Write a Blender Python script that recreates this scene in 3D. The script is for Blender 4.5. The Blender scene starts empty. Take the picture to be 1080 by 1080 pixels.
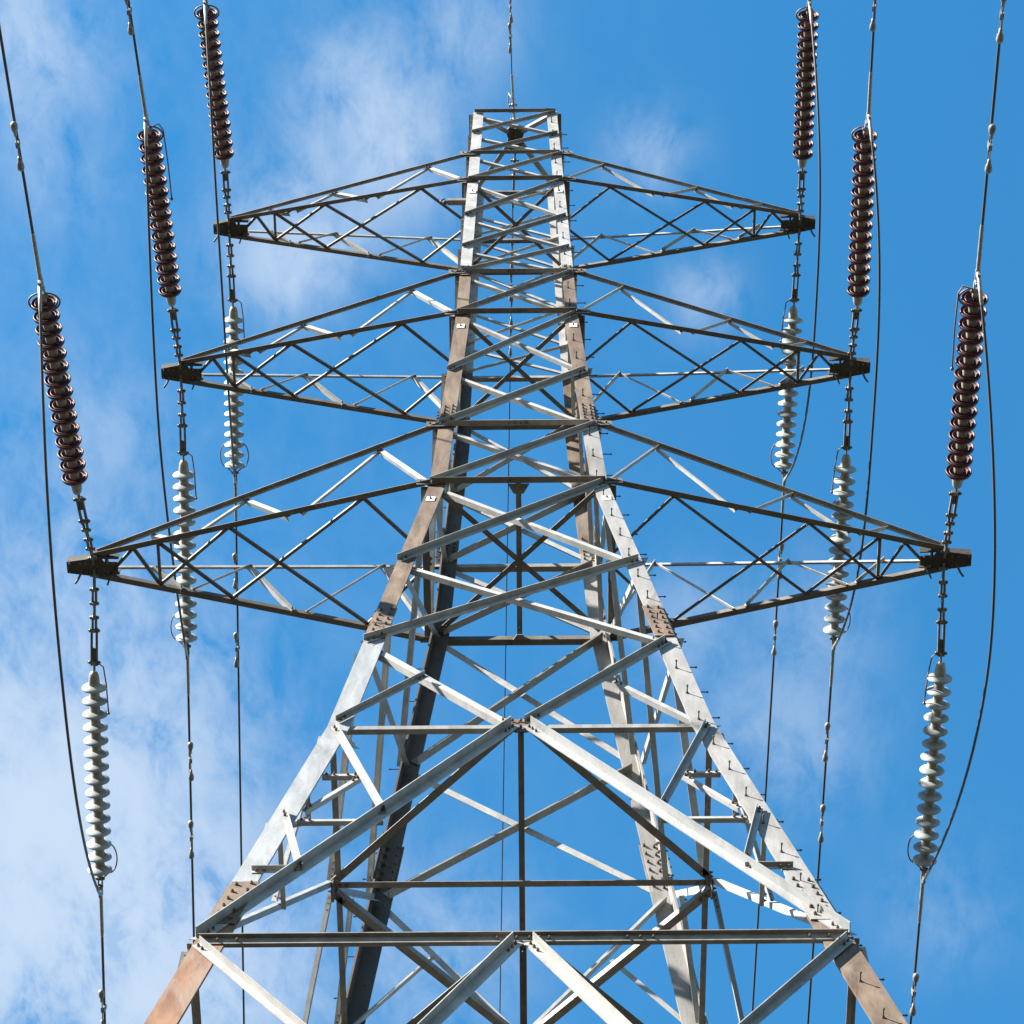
import bpy, bmesh, math, random
from mathutils import Vector as V, Matrix
random.seed(7)
C = bpy.context.scene.collection
sc = bpy.context.scene

# ------------------------------------------------------------------ camera
AL = 0.009
PITCH = 1.0831133
cam_d = bpy.data.cameras.new("camera")
cam_d.sensor_width = 36.0
cam_d.lens = 3178.85 / 1080 * 36.0
cam_d.shift_x = 0.00770
cam_d.clip_start = 0.1
cam_d.clip_end = 6000
cam = bpy.data.objects.new("camera", cam_d)
C.objects.link(cam)
cam.location = (-0.0195, -14.8752, 1.6)
fwd = V((-math.sin(AL) * math.cos(PITCH), math.cos(AL) * math.cos(PITCH), math.sin(PITCH)))
cam.rotation_euler = fwd.to_track_quat('-Z', 'Y').to_euler()
sc.camera = cam

# ------------------------------------------------------------------ sun and sky
SUN_EL = math.radians(36)
SUN_AZ = math.radians(242)            # measured clockwise from +Y: behind the camera, to its left
sun_d = bpy.data.lights.new("sun", 'SUN')
sun_d.energy = 5.0
sun_d.angle = math.radians(0.5)
sun_d.color = (1.0, 0.945, 0.86)
sun = bpy.data.objects.new("sun", sun_d)
C.objects.link(sun)
sdir = V((math.sin(SUN_AZ) * math.cos(SUN_EL), math.cos(SUN_AZ) * math.cos(SUN_EL), math.sin(SUN_EL)))
sun.rotation_euler = (-sdir).to_track_quat('-Z', 'Y').to_euler()

world = bpy.data.worlds.new("World")
sc.world = world
world.use_nodes = True
nt = world.node_tree
nt.nodes.clear()
def N(tree, t, **kw):
    n = tree.nodes.new(t)
    for k, v in kw.items():
        setattr(n, k, v)
    return n
def lk(tree, a, b): tree.links.new(a, b)
def math_node(tree, op, a, b=None, clamp=False):
    n = N(tree, 'ShaderNodeMath', operation=op, use_clamp=clamp)
    for i, x in enumerate((a, b)):
        if x is None: continue
        if isinstance(x, (int, float)): n.inputs[i].default_value = x
        else: lk(tree, x, n.inputs[i])
    return n.outputs[0]
out = N(nt, 'ShaderNodeOutputWorld')
bg = N(nt, 'ShaderNodeBackground')
bg.inputs['Strength'].default_value = 0.050
sky = N(nt, 'ShaderNodeTexSky', sky_type='NISHITA', sun_disc=False)
sky.sun_elevation = SUN_EL
sky.sun_rotation = SUN_AZ
sky.air_density = 1.0
sky.dust_density = 0.0
sky.ozone_density = 2.0
hs = N(nt, 'ShaderNodeHueSaturation')
hs.inputs['Hue'].default_value = 0.488
hs.inputs['Saturation'].default_value = 1.32
hs.inputs['Value'].default_value = 1.12
lk(nt, sky.outputs[0], hs.inputs['Color'])
tc = N(nt, 'ShaderNodeTexCoord')
sep = N(nt, 'ShaderNodeSeparateXYZ')
lk(nt, tc.outputs['Generated'], sep.inputs[0])
zc = math_node(nt, 'MAXIMUM', sep.outputs[2], 0.06)
cu = math_node(nt, 'DIVIDE', sep.outputs[0], zc)
cv = math_node(nt, 'DIVIDE', sep.outputs[1], zc)
comb = N(nt, 'ShaderNodeCombineXYZ')
lk(nt, cu, comb.inputs[0]); lk(nt, cv, comb.inputs[1])
def wnoise(scale, detail, rough, dist, off):
    mp = N(nt, 'ShaderNodeMapping')
    mp.inputs['Location'].default_value = off
    mp.inputs['Rotation'].default_value = (0, 0, math.radians(-38))
    mp.inputs['Scale'].default_value = (1.25, .72, 1)
    lk(nt, comb.outputs[0], mp.inputs[0])
    n = N(nt, 'ShaderNodeTexNoise')
    n.inputs['Scale'].default_value = scale
    n.inputs['Detail'].default_value = detail
    n.inputs['Roughness'].default_value = rough
    n.inputs['Distortion'].default_value = dist
    lk(nt, mp.outputs[0], n.inputs['Vector'])
    return n.outputs['Fac']
n_big = wnoise(17.0, 5.0, 0.6, 0.3, (3.1, 1.7, 0.0))
n_fine = wnoise(44.0, 10.0, 0.66, 0.35, (0.4, 5.2, 0.0))
# banks of thin broken cloud: (easting/height, northing/height, radius, weight) on the cloud layer
BANKS = [(-0.1727, 0.3463, 0.0247, 0.90),
         (-0.0499, 0.3683, 0.0231, 0.85),
         (-0.0750, 0.4128, 0.0237, 0.75),
         (-0.0843, 0.4329, 0.0171, 0.55),
         (-0.0146, 0.3391, 0.0164, 0.50),
         (0.0483, 0.3868, 0.0141, 0.50),
         (0.0679, 0.4418, 0.0130, 0.55),
         (-0.1574, 0.4972, 0.0264, 0.32),
         (-0.1759, 0.5533, 0.0288, 0.42),
         (-0.1570, 0.5910, 0.0402, 0.39),
         (-0.1949, 0.6968, 0.0724, 2.10),
         (-0.1365, 0.7395, 0.0464, 1.05),
         (-0.0318, 0.7310, 0.0347, 0.42),
         (-0.1635, 0.3957, 0.0168, 0.24),
         (-0.1332, 0.6213, 0.0333, 0.35),
         (0.1161, 0.5725, 0.0217, 0.30),
         (0.1036, 0.6321, 0.0334, 0.42),
         (0.0619, 0.5804, 0.0218, 0.35),
         (0.1715, 0.7140, 0.0268, 0.25),
         (-0.0388, 0.3896, 0.0201, 0.50),
         (-0.1999, 0.6468, 0.0434, 0.70)]
tot = None
for bu, bv, br, bw in BANKS:
    du = math_node(nt, 'DIVIDE', math_node(nt, 'SUBTRACT', cu, bu), br)
    dv = math_node(nt, 'DIVIDE', math_node(nt, 'SUBTRACT', cv, bv), br * 1.12)
    q = math_node(nt, 'ADD', math_node(nt, 'MULTIPLY', du, du), math_node(nt, 'MULTIPLY', dv, dv))
    e = math_node(nt, 'MULTIPLY', math_node(nt, 'EXPONENT', math_node(nt, 'MULTIPLY', q, -1.0)), bw)
    tot = e if tot is None else math_node(nt, 'ADD', tot, e)
tex = math_node(nt, 'ADD', math_node(nt, 'MULTIPLY', n_big, 0.72), math_node(nt, 'MULTIPLY', n_fine, 0.85))
tex = math_node(nt, 'MULTIPLY', math_node(nt, 'SUBTRACT', tex, 0.61), 3.0, True)
far = math_node(nt, 'MULTIPLY', math_node(nt, 'ADD', math_node(nt, 'MULTIPLY', cu, -0.35), 0.03), 1.0, True)
mask = math_node(nt, 'MULTIPLY', tex, math_node(nt, 'ADD', tot, far))
mask = math_node(nt, 'ADD', mask, math_node(nt, 'MULTIPLY', math_node(nt, 'POWER', tot, 2.0), 0.13))
mask = math_node(nt, 'SUBTRACT', 1.0, math_node(nt, 'EXPONENT', math_node(nt, 'MULTIPLY', mask, -1.35)))
mask = math_node(nt, 'MULTIPLY', mask, 0.92)
mix = N(nt, 'ShaderNodeMix', data_type='RGBA')
lk(nt, mask, mix.inputs['Factor'])
lk(nt, hs.outputs[0], mix.inputs[6])
mix.inputs[7].default_value = (2.3, 2.75, 3.35, 1)
lk(nt, mix.outputs[2], bg.inputs['Color'])
lk(nt, bg.outputs[0], out.inputs[0])

sc.view_settings.view_transform = 'Standard'
sc.view_settings.look = 'None'
sc.view_settings.gamma = 1.0
sc.view_settings.use_curve_mapping = False
sc.view_settings.exposure = 2.53

# ------------------------------------------------------------------ materials
def new_mat(name):
    m = bpy.data.materials.new(name)
    m.use_nodes = True
    t = m.node_tree
    b = t.nodes['Principled BSDF']
    return m, t, b
def steel(name, c1, c2, c3=None, stain=0.0, rough=0.5, metal=0.0, scale=6.0, vary=0.25, streak=1.0):
    """weathered metal: two mottled tones, an irregular third tone for stains, tone shifts from member to member"""
    m, t, b = new_mat(name)
    geo = N(t, 'ShaderNodeTexCoord')
    oi = N(t, 'ShaderNodeObjectInfo')
    off = N(t, 'ShaderNodeVectorMath', operation='SCALE')
    cx = N(t, 'ShaderNodeCombineXYZ')
    lk(t, oi.outputs['Random'], cx.inputs[0]); lk(t, oi.outputs['Random'], cx.inputs[1])
    lk(t, cx.outputs[0], off.inputs[0]); off.inputs['Scale'].default_value = 37.0
    ad = N(t, 'ShaderNodeVectorMath', operation='ADD')
    sm_ = N(t, 'ShaderNodeVectorMath', operation='MULTIPLY')
    lk(t, geo.outputs['Object'], sm_.inputs[0]); sm_.inputs[1].default_value = (1, 1, streak)
    lk(t, sm_.outputs[0], ad.inputs[0]); lk(t, off.outputs[0], ad.inputs[1])
    def noise(s, d, r, dist=0.0):
        n = N(t, 'ShaderNodeTexNoise')
        n.inputs['Scale'].default_value = s; n.inputs['Detail'].default_value = d
        n.inputs['Roughness'].default_value = r; n.inputs['Distortion'].default_value = dist
        lk(t, ad.outputs[0], n.inputs['Vector']); return n.outputs['Fac']
    n1 = noise(scale, 6, 0.65, 0.3)
    r1 = N(t, 'ShaderNodeValToRGB')
    r1.color_ramp.elements[0].position = 0.36; r1.color_ramp.elements[1].position = 0.66
    r1.color_ramp.elements[0].color = (*c1, 1); r1.color_ramp.elements[1].color = (*c2, 1)
    lk(t, n1, r1.inputs[0])
    col = r1.outputs[0]
    if c3:
        n2 = noise(scale * 0.33, 7, 0.7, 0.8)
        f = math_node(t, 'MULTIPLY', math_node(t, 'SUBTRACT', n2, 0.62 - stain), 5.0, True)
        mx = N(t, 'ShaderNodeMix', data_type='RGBA')
        lk(t, f, mx.inputs['Factor']); lk(t, col, mx.inputs[6]); mx.inputs[7].default_value = (*c3, 1)
        col = mx.outputs[2]
    # fine speckle
    n3 = noise(90.0, 3, 0.7)
    v = math_node(t, 'ADD', 0.86, math_node(t, 'MULTIPLY', n3, 0.28))
    v = math_node(t, 'MULTIPLY', v, math_node(t, 'ADD', 1.0 - vary * 0.6, math_node(t, 'MULTIPLY', oi.outputs['Random'], vary)))
    h = N(t, 'ShaderNodeHueSaturation')
    lk(t, v, h.inputs['Value']); lk(t, col, h.inputs['Color'])
    lk(t, h.outputs[0], b.inputs['Base Color'])
    b.inputs['Metallic'].default_value = metal
    b.inputs['Specular IOR Level'].default_value = .3
    lk(t, math_node(t, 'ADD', rough - 0.12, math_node(t, 'MULTIPLY', n1, 0.24)), b.inputs['Roughness'])
    bp = N(t, 'ShaderNodeBump')
    bp.inputs['Strength'].default_value = 0.25; bp.inputs['Distance'].default_value = 0.004
    lk(t, noise(45, 4, 0.6), bp.inputs['Height']); lk(t, bp.outputs[0], b.inputs['Normal'])
    return m
M = {}
M['galv'] = steel('galvanised_steel', (0.187, 0.183, 0.176), (0.268, 0.264, 0.254), (0.129, 0.112, 0.097), stain=.06, rough=.5, vary=.28)
M['galv_pale'] = steel('pale_galvanised_steel', (0.147, 0.152, 0.156), (0.202, 0.207, 0.210), (0.110, 0.111, 0.108), stain=.11, rough=.48, scale=9, vary=.1, streak=.22)
M['galv_warm'] = steel('warm_galvanised_steel', (0.146, 0.140, 0.132), (0.198, 0.191, 0.183), (0.105, 0.088, 0.072), stain=.11, rough=.52, scale=9, vary=.1, streak=.22)
M['arm'] = steel('weathered_arm_steel', (0.071, 0.061, 0.049), (0.108, 0.099, 0.085), (0.052, 0.039, 0.029), stain=0.03, rough=.58, vary=.25)
M['brace_arm'] = steel('arm_brace_steel', (0.119, 0.106, 0.090), (0.187, 0.176, 0.161), (0.084, 0.065, 0.050), stain=0.0, rough=.55, vary=.35)
M['tan'] = steel('rust_tan_steel', (0.050, 0.031, 0.019), (0.122, 0.087, 0.060), (0.135, 0.124, 0.108), stain=0.07, rough=.7, scale=7, vary=.1, streak=.22)
M['orange'] = steel('orange_rust_steel', (0.080, 0.034, 0.016), (0.150, 0.078, 0.042), (0.150, 0.125, 0.100), stain=0.10, rough=.75, scale=8, vary=.05, streak=.22)
M['dark'] = steel('dark_weathered_steel', (0.025, 0.023, 0.019), (0.047, 0.042, 0.035), (0.071, 0.052, 0.038), stain=-.05, rough=.65, vary=.2)
M['shadeleg'] = steel('shaded_leg_steel', (0.039, 0.033, 0.029), (0.066, 0.056, 0.049), (0.029, 0.022, 0.017), stain=0.02, rough=.65, scale=3, vary=.1, streak=.22)  # dark tone paints the shade on the back left leg into its colour
M['bolt'] = steel('bolt_steel', (0.061, 0.042, 0.033), (0.123, 0.094, 0.076), (0.141, 0.066, 0.038), stain=0.0, rough=.55, vary=.2)
M['fitting'] = steel('forged_fitting_steel', (0.076, 0.068, 0.059), (0.141, 0.132, 0.118), (0.056, 0.038, 0.029), stain=0.0, rough=.5, metal=.3, scale=25, vary=.2)
M['clamp'] = steel('aluminium_fitting', (0.188, 0.179, 0.165), (0.264, 0.254, 0.235), (0.141, 0.123, 0.094), stain=-.05, rough=.45, metal=.35, scale=25, vary=.15)
M['damper'] = steel('cast_weight_steel', (0.123, 0.118, 0.108), (0.188, 0.179, 0.165), None, rough=.5, metal=.2, scale=25, vary=.2)
M['horn'] = steel('rusty_rod', (0.103, 0.066, 0.047), (0.160, 0.113, 0.085), (0.188, 0.160, 0.132), stain=0.0, rough=.6, metal=.2, scale=25, vary=.2)
M['cap'] = steel('insulator_cap_iron', (0.171, 0.159, 0.134), (0.254, 0.235, 0.203), (0.103, 0.080, 0.056), stain=0.0, rough=.55, metal=.15, scale=20, vary=.25)
wm, wt_, wb = new_mat('aged_conductor')
wb.inputs['Base Color'].default_value = (.032, .031, .030, 1); wb.inputs['Roughness'].default_value = .6; wb.inputs['Metallic'].default_value = .2
M['wire'] = wm
M['plate_white'] = steel('white_marker_plate', (.74, .74, .72), (.82, .82, .80), None, rough=.5, vary=.05)
M['concrete'] = steel('footing_concrete', (.30, .29, .27), (.40, .39, .36), None, rough=.9, vary=.1)
def glaze(name, c1, c2, rough):
    m, t, b = new_mat(name)
    tcn = N(t, 'ShaderNodeTexCoord'); oi = N(t, 'ShaderNodeObjectInfo')
    n = N(t, 'ShaderNodeTexNoise'); n.inputs['Scale'].default_value = 14; n.inputs['Detail'].default_value = 5
    lk(t, tcn.outputs['Object'], n.inputs['Vector'])
    r = N(t, 'ShaderNodeValToRGB'); r.color_ramp.elements[0].position = .3; r.color_ramp.elements[1].position = .7
    r.color_ramp.elements[0].color = (*c1, 1); r.color_ramp.elements[1].color = (*c2, 1)
    lk(t, n.outputs['Fac'], r.inputs[0])
    h = N(t, 'ShaderNodeHueSaturation'); lk(t, r.outputs[0], h.inputs['Color'])
    lk(t, math_node(t, 'ADD', .85, math_node(t, 'MULTIPLY', oi.outputs['Random'], .3)), h.inputs['Value'])
    lk(t, h.outputs[0], b.inputs['Base Color'])
    lk(t, math_node(t, 'ADD', rough - .05, math_node(t, 'MULTIPLY', n.outputs['Fac'], .12)), b.inputs['Roughness'])
    b.inputs['Specular IOR Level'].default_value = .22
    return m
M['brown'] = glaze('brown_glazed_porcelain', (.026, .0050, .0058), (.046, .0095, .010), .46)
M['grey'] = glaze('grey_glazed_porcelain', (.175, .196, .204), (.235, .256, .263), .45)

# ground
gm, gt, gb = new_mat('rough_pasture')
g_tc = N(gt, 'ShaderNodeTexCoord')
def gnoise(s):
    n = N(gt, 'ShaderNodeTexNoise'); n.inputs['Scale'].default_value = s; n.inputs['Detail'].default_value = 8
    lk(gt, g_tc.outputs['Object'], n.inputs['Vector']); return n.outputs['Fac']
gr = N(gt, 'ShaderNodeValToRGB')
gr.color_ramp.elements[0].position = .35; gr.color_ramp.elements[1].position = .68
gr.color_ramp.elements[0].color = (.008, .011, .005, 1); gr.color_ramp.elements[1].color = (.026, .021, .011, 1)
lk(gt, math_node(gt, 'ADD', math_node(gt, 'MULTIPLY', gnoise(.15), .6), math_node(gt, 'MULTIPLY', gnoise(3.0), .4)), gr.inputs[0])
lk(gt, gr.outputs[0], gb.inputs['Base Color']); gb.inputs['Roughness'].default_value = .95

# ------------------------------------------------------------------ mesh helpers
class MB:
    def __init__(s): s.v = []; s.f = []; s.m = []; s.sm = []
    def add(s, vs, fs, mi=0, smooth=False):
        o = len(s.v); s.v += [V(x) for x in vs]
        for f in fs: s.f.append([o + i for i in f]); s.m.append(mi); s.sm.append(smooth)
    def loft(s, rings, mi=0, smooth=False, cap=True):
        n = len(rings[0]); vs = [p for r in rings for p in r]; fs = []
        for k in range(len(rings) - 1):
            for i in range(n):
                j = (i + 1) % n
                fs.append([k * n + i, k * n + j, (k + 1) * n + j, (k + 1) * n + i])
        s.add(vs, fs, mi, smooth)
        if cap:
            s.add(rings[0], [list(range(n))[::-1]], mi); s.add(rings[-1], [list(range(n))], mi)
    def angle(s, p0, p1, u, v, a, b, t, mi=0):
        """rolled angle section with its heel on p0-p1 and its flanges along u and v"""
        p0, p1, u, v = V(p0), V(p1), V(u), V(v)
        prof = [(0, 0), (a, 0), (a, t), (t, t), (t, b), (0, b)]
        s.loft([[p + u * x + v * y for x, y in prof] for p in (p0, p1)], mi)
    def box(s, c, ax, ay, az, mi=0):
        """box round c with half-extent vectors ax, ay, az"""
        c, ax, ay, az = V(c), V(ax), V(ay), V(az)
        s.loft([[c - ax - ay + az * k, c + ax - ay + az * k, c + ax + ay + az * k, c - ax + ay + az * k] for k in (-1, 1)], mi)
    def plate(s, pts, n, t, mi=0):
        n = V(n).normalized() * t
        s.loft([[V(p) for p in pts], [V(p) + n for p in pts]], mi)
    def tube(s, pts, r, n=8, mi=0, closed=False):
        pts = [V(p) for p in pts]; rings = []
        L = len(pts); ref = None
        for i, p in enumerate(pts):
            if closed: d = pts[(i + 1) % L] - pts[i - 1]
            else: d = pts[min(i + 1, L - 1)] - pts[max(i - 1, 0)]
            d.normalize()
            if ref is None: ref = d.orthogonal().normalized()
            ref = (ref - d * ref.dot(d)).normalized()
            w = d.cross(ref); rr = r[i] if isinstance(r, (list, tuple)) else r
            rings.append([p + (ref * math.cos(2 * math.pi * k / n) + w * math.sin(2 * math.pi * k / n)) * rr for k in range(n)])
        if closed: rings.append(rings[0])
        s.loft(rings, mi, True, not closed)
    def lathe(s, o, d, prof, n=24, mi=0, cap=False):
        o, d = V(o), V(d).normalized(); a = d.orthogonal().normalized(); b = d.cross(a)
        s.loft([[o + d * x + (a * math.cos(2 * math.pi * k / n) + b * math.sin(2 * math.pi * k / n)) * r for k in range(n)] for x, r in prof], mi, True, cap)
    def bolt(s, p, n, r=.012, h=.014, mi=0):
        n = V(n).normalized(); a = n.orthogonal().normalized(); b = n.cross(a); p = V(p)
        s.loft([[p + n * k + (a * math.cos(math.pi * i / 3) + b * math.sin(math.pi * i / 3)) * r for i in range(6)] for k in (-.004, h)], mi)
        s.loft([[p + n * k + (a * math.cos(math.pi * i / 3) + b * math.sin(math.pi * i / 3)) * r * .55 for i in range(6)] for k in (h, h * 1.8)], mi)
    def mesh(s, name, mats):
        me = bpy.data.meshes.new(name)
        me.from_pydata([tuple(x) for x in s.v], [], s.f)
        for m in mats: me.materials.append(M[m] if isinstance(m, str) else m)
        me.polygons.foreach_set('material_index', s.m)
        me.polygons.foreach_set('use_smooth', s.sm)
        bm = bmesh.new(); bm.from_mesh(me); bmesh.ops.recalc_face_normals(bm, faces=bm.faces); bm.to_mesh(me); bm.free()
        me.update()
        return me
    def build(s, name, mats, parent=None):
        if isinstance(mats, str): mats = [mats]
        o = bpy.data.objects.new(name, s.mesh(name, mats)); C.objects.link(o)
        if parent is not None:
            o.parent = parent
            o.matrix_parent_inverse = Matrix.Identity(4)
        return o
def tag(o, label, cat, group=None):
    o['label'] = label; o['category'] = cat
    if group: o['group'] = group
    return o
def thing(name, label, cat, loc=(0, 0, 0), group=None):
    o = bpy.data.objects.new(name, None); C.objects.link(o); o.location = loc; o.empty_display_size = .3
    return tag(o, label, cat, group)

# ------------------------------------------------------------------ ground
g = MB()
R = 4000
g.add([(-R, -R, 0), (R, -R, 0), (R, R, 0), (-R, R, 0)], [[0, 1, 2, 3]])
go = g.build('ground', [gm]); go['kind'] = 'structure'

# ------------------------------------------------------------------ the tower: levels as (height, half width)
LEV = [(40.089, .562), (39.259, .579), (38.458, .594), (37.497, .613), (36.252, .637), (35.214, .657), (34.403, .673), (33.175, .697),
       (31.495, .770), (30.004, .835), (28.562, .898), (26.476, 1.154), (24.573, 1.391), (22.841, 1.607), (18.857, 2.313)]
Z = [z for z, w in LEV]
Z11 = 11.29
def W(z):
    if z <= LEV[-1][0]: return LEV[-1][1] + .1776 * (LEV[-1][0] - z)
    for (z0, w0), (z1, w1) in zip(LEV, LEV[1:]):
        if z >= z1: return w1 + (w0 - w1) * (z - z1) / (z0 - z1)
    return LEV[0][1]
def rot(k, p):
    p = V(p)
    for _ in range(k % 4): p = V((-p.y, p.x, p.z))
    return p
def F(k, u, z):                      # point on face k (0 towards the camera), u across it from -1 to 1
    w = W(z); return rot(k, (u * w, -w, z))
def fnormal(k, z):
    e = .2; a = F(k, 0, z + e); b = F(k, 0, z - e); d = (a - b).normalized()
    h = rot(k, (1, 0, 0)); n = h.cross(d).normalized()
    return n
pylon = thing('lattice_pylon', 'tall grey and rust-stained steel lattice pylon with three pairs of crossarms', 'pylon')

def brace(name, k, A, B, a, out, parent=pylon, mat='galv', t=None, bolts=2, shift=0.0, b=None, trim=.0):
    """angle member on face k from A to B; out=True lies on the outside with its flange standing out along the upper edge,
    out=False lies on the inside with its flange standing in along the lower edge"""
    A, B = V(A), V(B)
    d = (B - A).normalized(); zm = (A.z + B.z) / 2
    n = fnormal(k, zm)
    n = (n - d * n.dot(d)).normalized()
    q = n.cross(d).normalized()
    if q.z < 0: q = -q
    t = t or max(.005, a * .09); b = b or a
    A2, B2 = A + d * trim, B - d * trim
    mb = MB()
    if out:
        o = q * (a / 2) + n * (.004 + shift)
        mb.angle(A2 + o, B2 + o, -q, n, a, b, t)
        bn = n; bo = n * (.004 + shift + t)
    else:
        o = -q * (a / 2) - n * (.024 + shift)
        mb.angle(A2 + o, B2 + o, q, -n, a, b, t)
        bn = n; bo = -n * (.024 + shift)
    for P, s in ((A2, 1), (B2, -1)):
        for i in range(bolts):
            mb.bolt(P + d * s * (.035 + .06 * i) + bo, bn, mi=1)
    return mb.build(name, [mat, 'bolt'], parent)

# ---- legs
def zmat(spec, z):
    for z0, m in spec:
        if z >= z0: return m
    return spec[-1][1]
LEGS = {  # corner: height bands of weathering; back left leg has shade painted in
    (-1, -1): [(34.45, 'galv'), (24.66, 'tan'), (19.82, 'galv_pale'), (0, 'orange')],
    (1, -1): [(34.45, 'galv'), (30.2, 'tan'), (19.25, 'galv_warm'), (0, 'tan')],
    (-1, 1): [(34.45, 'galv'), (0, 'shadeleg')],
    (1, 1): [(34.45, 'galv'), (30.2, 'tan'), (0, 'galv_warm')]}
def leg_size(z): return .135 if z > 33.2 else .165 if z > 24.7 else .19 if z > 19.6 else .22
SPL = [(34.33, 34.6), (30.02, 30.52), (24.66, 25.34), (19.15, 19.84)]
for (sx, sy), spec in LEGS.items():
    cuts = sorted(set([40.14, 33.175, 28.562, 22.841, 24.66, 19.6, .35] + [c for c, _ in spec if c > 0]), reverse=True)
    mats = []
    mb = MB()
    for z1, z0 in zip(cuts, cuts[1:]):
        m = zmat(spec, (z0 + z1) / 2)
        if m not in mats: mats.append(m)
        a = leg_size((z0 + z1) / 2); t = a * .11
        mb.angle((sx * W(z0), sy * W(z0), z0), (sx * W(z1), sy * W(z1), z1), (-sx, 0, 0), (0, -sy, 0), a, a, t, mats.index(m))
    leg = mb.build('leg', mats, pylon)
    # bolted splices
    for z0, z1 in SPL:
        a = leg_size(z0 - .1); big = z1 - z0 > .4
        m = 'tan' if not (sx == 1 and z0 < 22) else 'galv_warm'
        if (sx, sy) == (-1, 1): m = 'shadeleg'
        if sx == 1 and sy == 1 and z0 < 31: m = 'galv_warm'
        mb = MB()
        for ax in (0, 1):                         # one cover on the front flange, one on the side flange
            def P(x, z, o):
                w = W(z)
                return V((sx * (w - x), sy * (w + o), z)) if ax == 0 else V((sx * (w + o), sy * (w - x), z))
            t = .014
            pts = [P(.012, z0, .002), P(a - .004, z0, .002), P(a - .004, z1, .002), P(.012, z1, .002)]
            nrm = V((0, sy, 0)) if ax == 0 else V((sx, 0, 0))
            mb.plate(pts, nrm, t)
            rows = 6 if big else 2
            for i in range(rows):
                z = z0 + (z1 - z0) * (i + .5) / rows
                for c in (.27, .75):
                    mb.bolt(P(a * c, z + (.02 if c > .5 else 0), .016), nrm, .014, .015, 1)
                    if big: mb.bolt(P(a * c, z + (.02 if c > .5 else 0), -.02), -nrm, .014, .015, 1)
        mb.build('splice_plate', [m, 'bolt'], leg)
    # white square plates under each arm on the camera side
    if sy == -1:
        for z in (28.13, 32.80, 37.1):
            mb = MB(); w = W(z); s = .042; dz = .05
            up = (V((sx * W(z + 1), -W(z + 1), z + 1)) - V((sx * W(z), -W(z), z))).normalized()
            c = V((sx * (w - .075), -w - .004, z)); x = V((1, 0, 0))
            mb.plate([c - x * s - up * dz, c + x * s - up * dz, c + x * s + up * dz, c - x * s + up * dz], (0, -1, 0), .006)
            mb.bolt(c + V((0, -.008, 0)), (0, -1, 0), .014, .012, 1)
            mb.build('marker_plate', ['plate_white', 'bolt'], leg)
    # step bolts up one pair of opposite legs
    if (sx, sy) in ((1, -1), (-1, 1)):
        z = 39.7; i = 0
        while z > 14.5:
            w = W(z); a = leg_size(z) * .62
            if i % 2 == 0: p, n = V((sx * (w - a), sy * w, z)), V((0, sy, 0))
            else: p, n = V((sx * w, sy * (w - a), z)), V((sx, 0, 0))
            mb = MB()
            mb.tube([p - n * .03, p + n * (.075 if n.y else .105)], .0056, 7)
            mb.bolt(p + n * (.072 if n.y else .102), n, .0095, .007); mb.bolt(p, n, .013, .010)
            mb.build('step_bolt', 'bolt' if z < 23 else 'dark', leg)
            z -= .262; i += 1
    # concrete footing
    mb = MB(); w = W(.35); c = V((sx * w, sy * w, .15))
    mb.loft([[c + V((x * r, y * r, h)) for x, y in ((-1, -1), (1, -1), (1, 1), (-1, 1))] for r, h in ((.5, -.3), (.5, .12), (.38, .24))])
    mb.build('footing', 'concrete', pylon)

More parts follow.
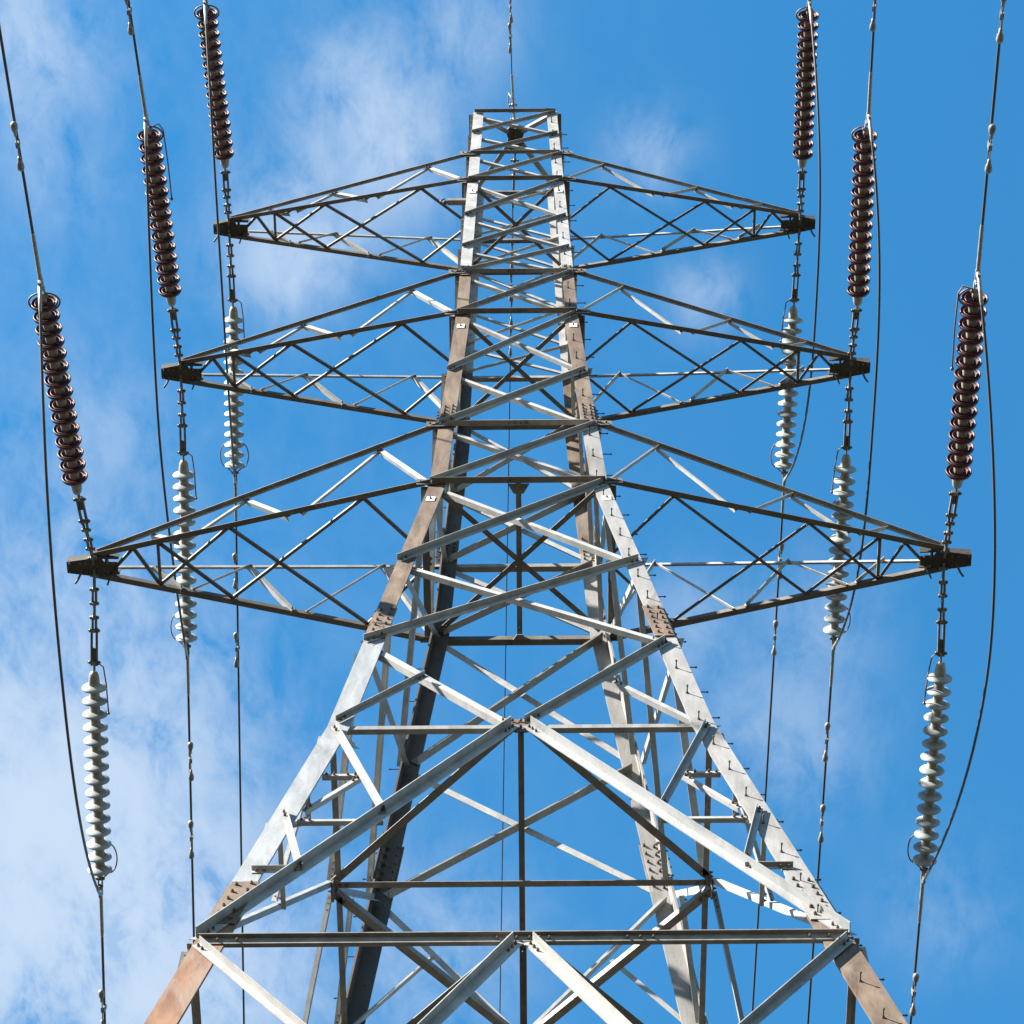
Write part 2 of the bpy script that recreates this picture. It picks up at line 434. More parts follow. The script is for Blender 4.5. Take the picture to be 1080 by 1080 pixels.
# ---- crossed bracing of the four faces
for k in range(4):
    for i in range(12):
        z1, z0 = Z[i], Z[i + 1]
        if i == 12: break
        a = .044 if i < 6 else .050 if i < 8 else .058 if i < 10 else .064
        e1 = .93 - (.02 if i > 8 else 0); e0 = e1
        if k == 2 and i > 6: a *= 1.15
        brace('diagonal_brace', k, F(k, -.985, z0 + .02), F(k, .985, z1 - .02), a, True)
        brace('diagonal_brace', k, F(k, -e1, z1 - .05), F(k, e0, z0 + .05), a * (1.3 if k == 2 and i > 6 else .86), False, mat='brace_arm' if k == 2 and i > 6 else 'galv')  # darker steel on the rear inner diagonals paints in their shaded undersides
    # the large lower panels
    zc_, zt, zb = Z[13], Z[12], Z[14]
    for s in (-1, 1):
        A, B = F(k, s * .94, zt - .03), F(k, s * .035, zc_ + .03)
        brace('cross_brace', k, A, B, .066, s > 0, bolts=3)
        A, B = F(k, s * .03, zc_ - .03), F(k, s * .985, zb + .07)
        brace('cross_brace', k, A, B, .05 if k % 2 else .085, True, bolts=3, mat='galv' if s < 0 else 'galv_pale')
        brace('cross_brace', k, F(k, s * .016, zb - .03), F(k, s * .97, Z11), .08, True, bolts=3)
        U = lambda f: F(k, s * (.94 + (.035 - .94) * f), zt + (zc_ - zt) * f)
        def L(f):
            z = zc_ + (zb - zc_) * f; A = F(k, s * .03, zc_); B = F(k, s * .985, zb + .07)
            return A + (B - A) * f
        o = s > 0
        sb = lambda A, B, a=.05, out=True, sh=.014: brace('secondary_brace', k, A, B, a, out, shift=sh, bolts=2)
        sb(F(k, s * .95, zc_ + .06), U(.44), .05, s < 0)
        p2 = L(.46)
        top = F(k, s * .94, zc_ - .04)
        a_ = F(k, s * .96, zc_ - .04); sb(a_, p2 + (a_ - p2).normalized() * (.075 if s > 0 else 0), .05, True, .012)
        sb(F(k, s * .9, p2.z), p2, .04, False)
        mid = top + (p2 - top) * .5
        sb(F(k, s * .9, mid.z), mid, .04, False)
        sb(F(k, s * .9, p2.z + .22), mid, .04, False, .03)
        p3 = L(.72)
        a_ = F(k, s * .96, p2.z + .05); sb(a_, p3 + (a_ - p3).normalized() * (.085 if s > 0 else 0), .05, True, .012)
        sb(F(k, s * .95, p3.z), p3, .045, True, .0)
        # below the bottom beam
        m0, m1 = F(k, s * .015, zb), F(k, s * .97, Z11)
        m = m0 + (m1 - m0) * .275
        sb(F(k, s * .985, zb - .05), m, .064, True, .012)
        m2 = m0 + (m1 - m0) * .55
        sb(F(k, s * .95, m.z - .2), m, .06, False)
        sb(F(k, s * .95, m2.z), m2, .06, True)
        brace('cross_brace', k, F(k, s * .03, Z11), F(k, s * .97, .6), .13, s < 0, bolts=3)
    # gusset in the middle of the large panel
    mb = MB(); c = F(k, 0, zc_); n = fnormal(k, zc_); x = rot(k, (1, 0, 0)); q = n.cross(x).normalized()
    mb.plate([c + x * a * .1 + q * b * .13 - n * .012 for a, b in ((-1, -.7), (-.4, -1), (.4, -1), (1, -.7), (1, .7), (.4, 1), (-.4, 1), (-1, .7))], n, .012)
    for a in (-.07, 0, .07):
        for b in (-.07, .07): mb.bolt(c + x * a + q * b + n * .012, n, mi=1)
    mb.build('gusset_plate', ['tan', 'bolt'], pylon)

# ---- horizontals
def hbeam(k, z, a, style, e=.97, b=None, mat='arm', half=None):
    A, B = F(k, -e, z), F(k, e, z)
    if half: A, B = F(k, half[0], z), F(k, half[1], z)
    n = rot(k, (0, -1, 0)); up = V((0, 0, 1)); b = b or a; mb = MB()
    d = (B - A).normalized()
    if style == 'out':           # foot flange standing outwards
        o = n * .012
        mb.angle(A + o, B + o, n, up, a, b, .007)
        for i in range(4):
            s = A + (B - A) * (.5 + (-.15 + .1 * i) * .3 / max(.3, (B - A).length / 2))
            mb.bolt(s + o + n * .03 + up * .008, up, .012, .014, 1)
            mb.bolt(s + o + n * .03, -up, .012, .012, 1)
    elif style == 'in':          # foot flange standing inwards
        o = -n * .02
        mb.angle(A + o, B + o, -n, up, a, b, .007)
    elif style == 'z':           # deep channel-like beam: lip outwards on top, lip inwards below
        o = n * .012
        t = .008
        mb.loft([[P + o + n * x + up * y for x, y in ((0, 0), (0, a - t), (b, a - t), (b, a), (-t, a), (-t, t), (-b, t), (-b, 0))] for P in (A, B)])
        for f in (.03, .06, .46, .475, .49, .51, .525, .54, .66, .68, .70, .94, .97):
            mb.bolt(A + (B - A) * f + o + up * a * .45, n, .012, .012, 1)
    return mb.build('horizontal_beam', [mat, 'bolt'], pylon)
for k in range(4):
    fb = k % 2 == 0
    hbeam(k, Z[0] - .01, .05, 'out')
    if fb: hbeam(k, Z[2], .05, 'out')
    for i, a in ((3, .062), (7, .068), (10, .072)): hbeam(k, Z[i] - .015, a, 'out')
    if fb:
        for i, a in ((6, .055), (9, .065)): hbeam(k, Z[i] - .02, a, 'out', e=.9, mat='brace_arm')
    hbeam(k, Z[13] - .02, .052, 'in', e=.95, mat='galv_warm', half=(-.95, -.06))
    hbeam(k, Z[13] - .02, .052, 'in', e=.95, mat='galv_warm', half=(.06, .95))
    hbeam(k, Z[14] - .02, .074, 'z', e=.985, b=.036, mat='brace_arm')
    hbeam(k, Z11, .12, 'z', e=.985, b=.05, mat='galv')

# ---- level bracing inside the body (plan members)
def plan(A, B, a, up=0.0, mat='arm', flip=1):
    A, B = V(A) + V((0, 0, up)), V(B) + V((0, 0, up)); d = (B - A).normalized()
    s = d.cross(V((0, 0, 1))).normalized() * flip
    mb = MB(); mb.angle(A - s * a / 2, B - s * a / 2, s, (0, 0, 1), a, a, .006)
    for P, q in ((A, 1), (B, -1)):
        mb.bolt(P + d * q * .05, (0, 0, -1), mi=1)
        mb.bolt(P + d * q * .11, (0, 0, -1), mi=1)
    return mb.build('plan_brace', [mat, 'bolt'], pylon)
for i, a in ((3, .045), (7, .05), (10, .055)):
    z = Z[i]; w = W(z) * .93
    plan((-w, -w, z), (w, w, z), a, .015)
    plan((w, -w, z), (-w, w, z), a, .028, flip=-1)
z = Z[10]; w = W(z)
plan((0, -w, z), (0, w, z), .055, .045)
mb = MB(); mb.plate([(-.11, -w - .01, z - .03), (.11, -w - .01, z - .03), (.05, -w + .10, z - .03), (-.05, -w + .10, z - .03)], (0, 0, 1), .012)
for x in (-.07, -.03, .03, .07): mb.bolt((x, -w + .02, z - .03), (0, 0, -1), mi=1)
mb.build('gusset_plate', ['arm', 'bolt'], pylon)
mb = MB(); mb.plate([(-.07, w + .01, z - .03), (.07, w + .01, z - .03), (.03, w - .05, z - .03), (-.03, w - .05, z - .03)], (0, 0, 1), .012)
mb.build('gusset_plate', ['arm', 'bolt'], pylon)
z = Z[13]; w = W(z)
for k in range(4): plan(F(k, .04, z), F(k + 1, -.04, z), .07, -.02 - .009 * (k % 2), 'brace_arm')
plan((-w, 0, z), (w, 0, z), .06, .02, 'brace_arm')
plan((0, -w, z), (0, w, z), .05, .05, 'arm')
z = Z[14]; w = W(z)
for k in range(4): plan(F(k, .04, z), F(k + 1, -.04, z), .08, -.03 - .009 * (k % 2), 'brace_arm')
plan((-w, 0, z), (w, 0, z), .07, .02, 'brace_arm')
plan((0, -w, z), (0, w, z), .05, .05, 'arm')

# ---- earth wire peak: a dark plate carried above the top frame by four struts
zp = 40.57; zt = Z[0]; w = W(zt)
for sx in (-1, 1):
    for sy in (-1, 1):
        A, B = V((sx * w * .93, sy * w * .93, zt + .01)), V((sx * .06, sy * .06 - .02, zp))
        d = (B - A).normalized(); s = d.cross(V((0, 0, 1))).normalized()
        mb = MB(); mb.angle(A - s * .03, B - s * .03, s, s.cross(d), .06, .06, .006)
        mb.build('peak_strut', 'brace_arm', pylon)
mb = MB()
mb.plate([(x * .13, y * .17 - .02, zp - .03) for x, y in ((-1, -.6), (-.6, -1), (.6, -1), (1, -.6), (.75, 0), (1, .6), (.6, 1), (-.6, 1), (-1, .6), (-.75, 0))], (0, 0, 1), .03)
mb.plate([(-.012, -.19, zp - .1), (-.012, .15, zp - .1), (-.012, .15, zp + .04), (-.012, -.19, zp + .04)], (1, 0, 0), .024)
mb.build('peak_plate', 'dark', pylon)
# short bracket with a shackle standing out from the left front leg
mb = MB(); z = 36.95; w = W(z)
mb.angle((-w + .02, -w + .05, z), (-w - .24, -w + .05, z), (0, 1, 0), (0, 0, 1), .07, .07, .007)
mb.tube([(-w - .22, -w + .08, z + .02), (-w - .30, -w + .08, z + .02), (-w - .33, -w + .08, z + .05), (-w - .28, -w + .08, z + .12)], .012, 6, 1)
mb.lathe((-w - .27, -w + .08, z - .03), (0, 0, 1), [(0, .005), (.01, .03), (.04, .03), (.05, .005)], 10, 1)
mb.build('bracket', ['brace_arm', 'dark'], pylon)

# ---- crossarms
def bar(a, A, B, u, v, t=.006, mat='brace_arm', name='brace', parent=None, bolts=True):
    A, B = V(A), V(B); d = (B - A).normalized(); u = V(u); v = V(v)
    u = (u - d * u.dot(d)).normalized(); v = (v - d * v.dot(d)); v = (v - u * v.dot(u)).normalized()
    mb = MB(); mb.angle(A - u * a / 2, B - u * a / 2, u, v, a, a, t)
    if bolts:
        for P, q in ((A, 1), (B, -1)): mb.bolt(P + d * q * .03, -v, .011, .012, 1)
    return mb.build(name, [mat, 'bolt'], parent)
ARMS = [('highest', 3, 2, 3.681, 3.634, .051, .20), ('middle', 7, 6, 3.891, 3.849, .056, .225), ('lowest', 10, 9, 4.336, 4.330, .061, .28)]
for nm, il, iu, xl, xr, ca, ext in ARMS:
    for s, xt in ((-1, xl), (1, xr)):
        zl, zu = Z[il], Z[iu]; wl, wu = W(zl), W(zu)
        LF, LB = V((s * (wl - .02), -wl - .004, zl)), V((s * (wl - .02), wl + .004, zl))
        UF, UB = V((s * (wu - .02), -wu - .004, zu)), V((s * (wu - .02), wu + .004, zu))
        TF, TB = V((s * xt, -.085, zl)), V((s * xt, .085, zl))
        UTF, UTB = V((s * xt, -.07, zl + .095)), V((s * xt, .07, zl + .095))
        arm = MB()
        up = V((0, 0, 1))
        def chord(A, B, n, foot, a, mi=0):
            d = (B - A).normalized(); n = V(n); n = (n - d * n.dot(d)).normalized()
            v = d.cross(n).normalized()
            if v.z < 0: v = -v
            if foot: arm.angle(A - v * .01, B - v * .01, n, v, a, a, .007)
            else: arm.angle(A + v * a * .5, B + v * a * .5, n, -v, a, a, .007, mi)
        chord(LF, TF + (LF - TF) * -.0, (0, -1, 0), True, ca); chord(LB, TB, (0, 1, 0), True, ca)
        chord(UF, UTF, (0, -1, 0), False, ca * .74, 1); chord(UB, UTB, (0, 1, 0), False, ca * .66, 2)
        ao = arm.build('crossarm', ['arm', 'brace_arm', 'galv'], pylon)
        # bolted plates at the roots of the chords
        for P, n in ((LF, -1), (LB, 1), (UF, -1), (UB, 1)):
            g_ = MB(); c = P + V((s * .05, n * .012, 0))
            g_.plate([c + V((x, 0, z_)) for x, z_ in ((-.10, -.05), (.12, -.04), (.12, .05), (-.10, .07))], (0, n, 0), .009)
            for x in (-.06, 0, .06): g_.bolt(c + V((x, n * .009, .01)), (0, n, 0), .012, .014, 1)
            g_.build('root_plate', ['arm', 'bolt'], ao)
        # the plated tip with its two hanging prongs
        tp = MB(); X = lambda dx: s * (xt + dx); zb = zl - .035; zt_ = zl + .065
        for y in (-.055, .055):
            tp.plate([(X(-.25), y * 1.5, zb), (X(-.08), y * 1.6, zb), (X(ext), y, zb), (X(ext), y, zt_), (X(-.08), y * 1.6, zt_), (X(-.25), y * 1.5, zt_)], (0, 1 if y > 0 else -1, 0), .012)
        tp.plate([(X(-.24), -.055, zb - .004), (X(-.10), -.06, zb - .004), (X(-.07), -.115, zb - .004), (X(.05), -.10, zb - .004), (X(ext), -.065, zb - .004), (X(ext), .065, zb - .004), (X(.05), .10, zb - .004), (X(-.07), .115, zb - .004), (X(-.10), .06, zb - .004), (X(-.24), .055, zb - .004)], (0, 0, -1), .012)
        tp.box((X(-.01), 0, zl + .03), (.012, 0, 0), (0, .12, 0), (0, 0, .075))
        tp.box((X(-.12), 0, zl + .03), (.010, 0, 0), (0, .11, 0), (0, 0, .065))
        tp.box((X(.06), 0, zl + .072), (.13, 0, 0), (0, .07, 0), (0, 0, .006))
        for x in (-.20, -.14, .08, .14, ext - .03):
            for y in (-.05, .05): tp.bolt((X(x), y, zb - .016), (0, 0, -1), .013, .014, 1)
        tp.tube([(X(.12), .02, zb), (X(.16), .09, zb - .10), (X(.19), .12, zb - .14)], .012, 7, 0)
        tp.tube([(X(-.20), .05, zb), (X(-.15), .12, zb - .05), (X(-.13), .17, zb - .09)], .010, 7, 0)
        tp.build('tip_plate', ['dark', 'bolt'], ao)
        lf = lambda f: LF + (TF - LF) * f
        lb = lambda f: LB + (TB - LB) * f
        uf = lambda f: UF + (UTF - UF) * f
        ub = lambda f: UB + (UTB - UB) * f
        SC = V((s * wl, 0, zl))
        # level lattice between the two bottom chords
        f1, f2, f3, f4 = .20, .60, .81, .885
        n = 0
        for A, B in ((SC + V((0, -.02, 0)), lf(f1)), (SC + V((0, .02, 0)), lb(f1)), (lf(f1), lb(f2)), (lb(f1), lf(f2)), (lf(f2), lb(f3)), (lb(f2), lf(f3)),
                     (lf(f3), lb(f3)), (lb(f3 + .005), lf(f4)), (lf(f4), lb(.96))):
            h = V((0, 0, .006 + .013 * (n % 2))); n += 1
            d = (B - A).normalized()
            bar(.032, A + h, B + h, d.cross(up), up, mat='arm', parent=ao)
        # front and rear faces between bottom and top chords
        for lo, hi, y in ((lf, uf, -1), (lb, ub, 1)):
            n = V((s * .25, y, 0)).normalized()
            seq = [(lo(.0), hi(.18), 1), (hi(.18), lo(.385), 0), (lo(.42), hi(.57), 1), (hi(.57), lo(.72), 0), (lo(.745), hi(.84), 1)]
            for A, B, kind in seq:
                d = (B - A).normalized(); q = n.cross(d).normalized()
                if q.z < 0: q = -q
                o = n * (-.012)
                if kind: bar(.05 if s < 0 else .045, A + o, B + o, q, -n if (s < 0) == (y < 0) else n, mat='galv', parent=ao)
                else: bar(.03, A + o, B + o, q, -n, mat='galv', parent=ao)

# ------------------------------------------------------------------ insulator strings, conductors, jumpers
STR = {
 'botLn': ((-4.336, -0.011, 28.519), (-4.429, -1.065, 28.359), (-4.526, -3.097, 28.054), (-4.541, -3.394, 28.010), -0.0390, [1.50]),
 'midLn': ((-3.891, -0.020, 33.158), (-3.932, -1.053, 33.001), (-4.010, -3.026, 32.705), (-4.030, -3.294, 32.664), -0.0542, [1.30, 2.35]),
 'topLn': ((-3.681, -0.031, 37.443), (-3.675, -1.043, 37.286), (-3.757, -2.973, 36.997), (-3.766, -3.188, 36.964), -0.0553, [1.3, 2.35]),
 'topRn': ((3.634, 0.009, 37.443), (3.622, -0.974, 37.296), (3.597, -2.878, 37.011), (3.597, -3.106, 36.977), 0.0285, [1.3, 2.35]),
 'midRn': ((3.849, 0.025, 33.158), (3.877, -0.977, 33.012), (3.835, -2.951, 32.716), (3.852, -3.254, 32.670), -0.0137, [1.31, 2.4]),
 'botRn': ((4.330, -0.011, 28.519), (4.391, -1.048, 28.362), (4.379, -3.064, 28.059), (4.386, -3.402, 28.009), -0.0052, [1.38, 2.71]),
 'botLf': ((-4.336, -0.011, 28.519), (-4.408, 1.284, 28.326), (-4.462, 3.345, 28.017), (-4.467, 3.631, 27.974), -0.0265, [1.37, 2.4]),
 'midLf': ((-3.891, -0.020, 33.158), (-3.913, 1.206, 32.978), (-3.971, 3.236, 32.673), (-3.971, 3.477, 32.637), -0.0231, [1.35, 2.38]),
 'topLf': ((-3.681, -0.031, 37.443), (-3.668, 1.161, 37.268), (-3.733, 3.120, 36.975), (-3.730, 3.368, 36.937), -0.0243, [1.23, 2.35]),
 'topRf': ((3.634, 0.009, 37.443), (3.577, 1.222, 37.259), (3.509, 3.180, 36.965), (3.514, 3.389, 36.934), -0.0347, [1.13, 2.22]),
 'midRf': ((3.849, 0.025, 33.158), (3.828, 1.201, 32.978), (3.750, 3.203, 32.678), (3.750, 3.420, 32.646), -0.0357, [1.22, 2.29]),
 'botRf': ((4.330, -0.011, 28.519), (4.341, 1.251, 28.331), (4.261, 3.306, 28.023), (4.254, 3.537, 27.988), -0.0419, [1.34, 2.4]),
}
JUMP = {'botL': (1.5, .10, 2.3), 'midL': (.9, 0.0, 1.6), 'topL': (1.5, .15, 2.3), 'topR': (1.6, .10, 2.6), 'midR': (.9, .15, 3.0), 'botR': (1.1, .25, 1.8)}
LVN = {'top': 'highest', 'mid': 'middle', 'bot': 'lowest'}
SDN = {'L': 'left', 'R': 'right'}

def disc_mesh(mat, depth=1.0):
    mb = MB()
    prof = [(-0.0120, 0.0460), (-0.0040, 0.0580), (0.0078, 0.0880), (0.0234, 0.1142), (0.0390, 0.1265), (0.0520, 0.1311), (0.0650, 0.1300), (0.0715, 0.1244), (0.0676, 0.1183), (0.0468, 0.1122), (0.0338, 0.1040), (0.0364, 0.0980), (0.0624, 0.0950), (0.0663, 0.0900), (0.0598, 0.0860), (0.0286, 0.0810), (0.0208, 0.0700), (0.0182, 0.0600), (0.0180, 0.0480), (0.0160, 0.0200), (0.0500, 0.0140), (0.0600, 0.0120)]
    prof = [(x * depth if x > 0 else x, q) for x, q in prof]
    mb.lathe((0, 0, 0), (1, 0, 0), prof, 32)
    return mb.mesh('disc', [mat])
def cap_mesh():
    mb = MB()
    mb.lathe((0, 0, 0), (1, 0, 0), [(-.10, .0), (-.10, .040), (-.092, .047), (-.060, .051), (-.03, .053), (-.012, .057), (-.002, .061)], 20)
    return mb.mesh('cap', ['cap'])
def capend_mesh():
    mb = MB()
    mb.lathe((0, 0, 0), (1, 0, 0), [(-.15, .0), (-.15, .018), (-.143, .032), (-.125, .044), (-.09, .053), (-.04, .058), (-.012, .060), (-.002, .062)], 20)
    return mb.mesh('cap', ['cap'])
DISC = {'n': disc_mesh('brown'), 'f': disc_mesh('grey', .68)}
CAP = cap_mesh(); CAPEND = capend_mesh()
def frame(d):                         # matrix whose x axis runs along d
    d = V(d).normalized(); y = V((0, 0, 1)).cross(d).normalized(); z = d.cross(y)
    return Matrix((d, y, z)).transposed().to_4x4()
def child(name, me, parent, mat):
    o = bpy.data.objects.new(name, me); C.objects.link(o); o.parent = parent; o.matrix_local = mat; return o
def link_mb(p, q, side, r=.0105, wd=.024):
    """closed chain link from p to q, flat in the plane of side"""
    p, q = V(p), V(q); d = (q - p).normalized(); side = V(side).normalized(); mb = MB(); pts = []
    L = (q - p).length
    for k in range(7): a = -math.pi / 2 - math.pi * k / 6; pts.append(p + d * (.0 + wd) + d * wd * math.cos(a + 0) * 0 + side * wd * math.cos(math.pi * k / 6) - d * wd * math.sin(math.pi * k / 6))
    for k in range(7): pts.append(q - d * wd - side * wd * math.cos(math.pi * k / 6) + d * wd * math.sin(math.pi * k / 6))
    mb.tube(pts, r, 7, closed=True); return mb
def pin(mb, p, side, h=.05, r=.013):
    side = V(side).normalized(); p = V(p)
    mb.tube([p - side * h, p + side * h], r * .7, 7, 0)
    mb.lathe(p - side * h * .72, side, [(-.008, .0), (-.008, r * 1.5), (.008, r * 1.5), (.008, 0)], 6)
    mb.lathe(p + side * h * .72, side, [(-.008, .0), (-.008, r * 1.5), (.008, r * 1.5), (.008, 0)], 6)
    mb.lathe(p - side * .024, side, [(0, 0), (0, r * 1.7), (.048, r * 1.7), (.048, 0)], 10)
def horn_loop(p, d, side, back, r=.0095, span=.15, ln=.2):
    d = V(d).normalized(); side = V(side).normalized(); pts = []
    for k in range(15):
        a = math.pi * k / 14 * 1.12
        pts.append(p + side * (span * math.sin(a) + .02) + d * (-ln / 2 + ln / 2 * math.cos(a)) * back)
    mb = MB(); mb.tube(pts, r, 8); return mb
def wire_curve(c, slope, dx, s, length, sag, n=40, curl=0.0):
    pts = []
    for i in range(n + 1):
        t = (i / n) ** 1.7 * length
        pts.append(V((c.x + dx * t, c.y + s * t, c.z - slope * t + sag * t * t)))
    return pts
def wpt(c, slope, dx, s, sag, t): return V((c.x + dx * t, c.y + s * t, c.z - slope * t + sag * t * t))
def damper(parent, p, d, scale=1.0):
    """vibration damper: clamp, bent messenger cable and two bell weights hung under the wire"""
    d = V(d).normalized(); dn = V((0, 0, -1)); dn = (dn - d * dn.dot(d)).normalized(); sd = d.cross(dn)
    k = scale; r = random.uniform(-.25, .25)
    dn2 = (dn * math.cos(r) + sd * math.sin(r)).normalized()
    mb = MB()
    mb.box(p + dn2 * .02 * k, d * .03 * k, sd * .018 * k, dn2 * .05 * k)
    mb.tube([p + dn2 * .075 * k + d * x * k + dn2 * (abs(x) ** 2) * .35 * k for x in (-.2, -.1, 0, .1, .2)], .007 * k, 6)
    o = mb.build('vibration_damper', 'damper', parent)
    for q in (-1, 1):
        m2 = MB()
        c = p + dn2 * .085 * k + d * q * .19 * k
        m2.lathe(c - d * q * .06 * k, d * q, [(-.02, .0), (-.02, .015 * k), (.02, .018 * k), (.045, .030 * k), (.085, .036 * k), (.11, .031 * k), (.125, .016 * k), (.128, 0)], 14)
        m2.build('weight', 'damper', o)
    return o

SAG = .0004
ends = {}
for key, (A, a, b, c, dx, dmp) in STR.items():
    lv, sd, nf = key[:3], key[3], key[4]
    A, a, b, c = V(A), V(a), V(b), V(c); s = -1 if nf == 'n' else 1
    where = '%s crossarm, %s side' % (LVN[lv], SDN[sd])
    lab = ('%s %s porcelain insulator string %s the %s tip of the %s crossarm' %
           ('glossy dark' if nf == 'n' else 'pale', 'brown' if nf == 'n' else 'grey', 'rising above' if nf == 'n' else 'hanging below', SDN[sd], LVN[lv]))
    root = thing('insulator_string', lab, 'insulator string', A, 'brown insulator strings above the crossarm tips' if nf == 'n' else 'grey insulator strings below the crossarm tips')
    a0, b0, c0 = a - A, b - A, c - A
    e1 = a0.normalized(); e = (b0 - a0).normalized(); side = V((1, 0, 0)); side = (side - e * side.dot(e)).normalized(); vert = e.cross(side).normalized()
    pitch = (b0 - a0).length / 14
    fm = frame(e)
    for i in range(15):
        p = a0 + e * pitch * i
        spin = Matrix.Rotation(random.random() * 6.28, 4, 'X')
        dsc = child('disc', DISC[nf], root, Matrix.Translation(p) @ fm @ Matrix.Rotation(random.uniform(-.03, .03), 4, 'Y') @ spin)
        child('cap', CAPEND if i == 0 else CAP, dsc, Matrix.Identity(4))
    # chain from the arm to the first cap
    Lc = a0.length - .14; st = .10
    fr = [st + (Lc - st) * x for x in (0, .145, .29, .435, .57, .90, 1.0)]
    pts = [e1 * x for x in fr]
    mb = MB(); mb.box(e1 * .10, e1 * .07, vert * .028, side * .010); pin(mb, pts[0], vert if lv != 'bot' else side)
    mb.build('shackle', 'fitting', root)
    for i in range(4):
        sdv = side if i % 2 else vert
        mb = link_mb(pts[i] - e1 * .012, pts[i + 1] + e1 * .012, side if i % 2 else vert, .0145, .0175)
        pin(mb, pts[i + 1], side, .05 if i < 3 else .062)
        mb.build('chain_link', 'fitting', root)
    mb = MB()
    for q in (-1, 1):
        mb.box((pts[4] + pts[5]) / 2 + side * q * .026, e1 * ((pts[5] - pts[4]).length / 2 + .03), side * .011, vert * .019)
    mb.tube([pts[4] + (pts[5] - pts[4]) * .55, pts[5]], .016, 8)
    pin(mb, pts[5], side, .068)
    mb.build('adjuster_plates', 'fitting', root)
    mb = link_mb(pts[5] - e1 * .01, pts[6] + e1 * .04, vert); mb.lathe(pts[6] + e1 * .02, e1, [(-.03, 0), (-.03, .016), (-.01, .024), (.02, .024), (.05, .014), (.09, .012)], 12)
    mb.build('ball_eye', 'fitting', root)
    # line-end fittings
    d2 = (c0 - b0).normalized()
    mb = MB()
    mb.lathe(b0 + e * .06, e, [(0, 0), (0, .02), (.03, .03), (.06, .026), (.075, .012), (.075, 0)], 12)
    for q in (-1, 1): mb.box(b0 + d2 * .185 + side * q * .02, d2 * .06, side * .006, vert * .02)
    pin(mb, b0 + d2 * .14, side, .05); pin(mb, b0 + d2 * .23, vert, .045)
    mb.build('clevis', 'fitting' if nf == 'f' else 'clamp', root)
    nd = V((dx, s, -.15)).normalized()
    mb = MB()
    mb.lathe(c0 - nd * .06, nd, [(-.02, 0), (-.02, .016), (0, .026), (.09, .026), (.11, .021), (.55, .020), (.6, .0155)], 14)
    mb.box(c0 + V((0, 0, -.04)), nd * .03, side * .014, vert * .045)
    mb.build('dead_end_clamp', 'clamp', root)
    # arcing horns
    sg = 1 if sd == 'L' else -1
    if nf == 'n':
        cen = b0 + e * .17
        sides = {'botLn': (1, -1), 'topLn': (1, -1)}.get(key, (1,) if sd == 'L' else (-1,))
        for q in sides:
            horn_loop(cen, e, side * q, 1, span=.13, ln=.2).build('arcing_horn', 'horn', root)
        if key in ('midLn', 'botRn'):
            q = 1 if key == 'midLn' else -1
            m2 = MB(); m2.tube([b0 + e * .16 + side * q * .02, b0 + e * .2 + side * q * .12, b0 + e * .12 + side * q * .16, b0 - e * .3 + side * q * .165, b0 - e * .75 + side * q * .155], .008, 7)
            m2.lathe(b0 - e * .75 + side * q * .155, e, [(-.02, 0), (-.012, .016), (0, .018), (.012, .016), (.02, 0)], 10)
            m2.build('arcing_horn', 'horn', root)
    else:
        q = {'botLf': 1, 'midLf': -1, 'topLf': 1, 'topRf': -1, 'midRf': 1, 'botRf': -1}[key]
        pts2 = []
        for k_ in range(13):
            an = math.pi * k_ / 12
            pts2.append(b0 - e * (.10 - .17 * math.cos(an) - .0) + side * q * (.10 + .085 * math.sin(an)) )
        m2 = MB(); m2.tube([b0 + e * .15 + side * q * .01] + pts2, .0072, 8); m2.build('arcing_horn', 'horn', root)
        if key == 'topLf':
            m2 = MB(); m2.tube([b0 + e * .15 - side * .01] + [b0 - e * (.10 - .17 * math.cos(math.pi * k_ / 12)) - side * (.10 + .085 * math.sin(math.pi * k_ / 12)) for k_ in range(13)], .0072, 8); m2.build('arcing_horn', 'horn', root)
        q2 = 1 if sd == 'L' else -1
        m2 = MB(); p0 = a0 - e * .2
        m2.tube([p0, p0 - e * .03 + side * q2 * .06, p0 + side * q2 * .1, p0 + e * .2 + side * q2 * .125, p0 + e * .52 + side * q2 * .14], .0075, 7)
        m2.lathe(p0 + e * .52 + side * q2 * .14, e, [(-.018, 0), (-.01, .014), (0, .017), (.01, .014), (.018, 0)], 10)
        m2.build('arcing_horn', 'horn', root)
    # conductor
    mb = MB(); mb.tube(wire_curve(c, .15, dx, s, 150, SAG), .0148, 8)
    wl_ = 'dark conductor wire leaving the %s %s insulator string at the %s crossarm' % (SDN[sd], 'brown' if nf == 'n' else 'grey', LVN[lv])
    wo = mb.build('conductor', 'wire')
    tag(wo, wl_, 'power line', 'conductor wires')
    for t in dmp:
        p = wpt(c, .15, dx, s, SAG, t)
        damper(wo, p, V((dx, s, -.15)))
    ends[key] = c
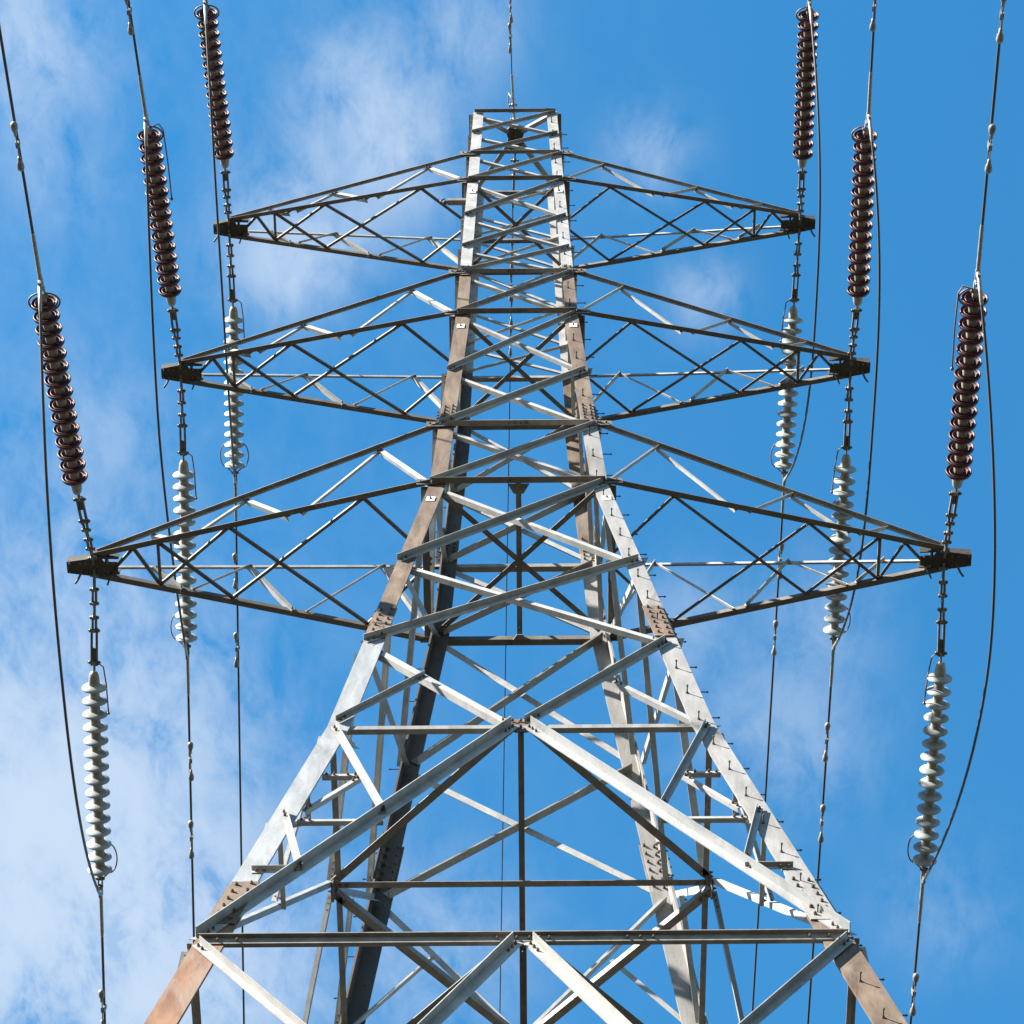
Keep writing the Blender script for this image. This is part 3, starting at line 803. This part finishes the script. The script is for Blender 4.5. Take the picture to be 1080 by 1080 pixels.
for key, (h, ox, pw) in JUMP.items():
    a, b = ends[key + 'n'], ends[key + 'f']
    a = a + V((0, 0, -.06)); b = b + V((0, 0, -.06))
    pts = []
    for i in range(41):
        t = i / 40; B = 1 - abs(2 * t - 1) ** pw
        pts.append(a + (b - a) * t + V((ox * B, 0, -h * B)))
    mb = MB(); mb.tube(pts, .0145, 8)
    o = mb.build('jumper_cable', 'wire')
    tag(o, 'slack dark jumper loop passing the %s tip of the %s crossarm' % (SDN[key[3]], LVN[key[:3]]), 'jumper cable', 'jumper loops round the crossarm tips')
    for P, Q in ((pts[0], pts[1]), (pts[-1], pts[-2])):
        d = (Q - P).normalized()
        m2 = MB(); m2.lathe(P, d, [(-.03, 0), (-.03, .019), (.25, .019), (.28, .0148)], 12); m2.build('cable_lug', 'clamp', o)

# ------------------------------------------------------------------ earth wire at the peak
for s, dx, lab, dmp in ((-1, -.016, 'thin earth wire running up from the top of the pylon', [.92, 1.36, 1.9]),
                        (1, -.0235, 'thin earth wire hanging down behind the middle of the pylon', [1.0, 1.45, 1.82, 2.25])):
    c = V((-.035, s * .62, 40.50))
    mb = MB(); mb.tube(wire_curve(c, .12, dx, s, 150, SAG), .0085, 7)
    wo = mb.build('earth_wire', 'wire'); tag(wo, lab, 'earth wire')
    m2 = MB(); p0 = V((0, s * .16, 40.55)); d = (c - p0).normalized()
    m2.tube([p0, p0 + d * .16], .014, 7)
    for x in (.02, .14, .26, .36): pin(m2, p0 + d * x, (1, 0, 0), .06, .014)
    m2.tube([p0 + d * .16, c + V((dx, s, -.12)).normalized() * .35], .017, 8)
    m2.build('strain_clamp', 'clamp' if s < 0 else 'fitting', wo)
    for t in dmp: damper(wo, wpt(c, .12, dx, s, SAG, t), V((dx, s, -.12)), .75)
    if s < 0:
        m2 = MB(); m2.tube([c + V((-.01, 0, 0)), c + V((-.05, -.05, .06)), c + V((-.06, .05, .10)), c + V((-.04, .2, .05))], .009, 7); m2.build('bonding_loop', 'clamp', wo)
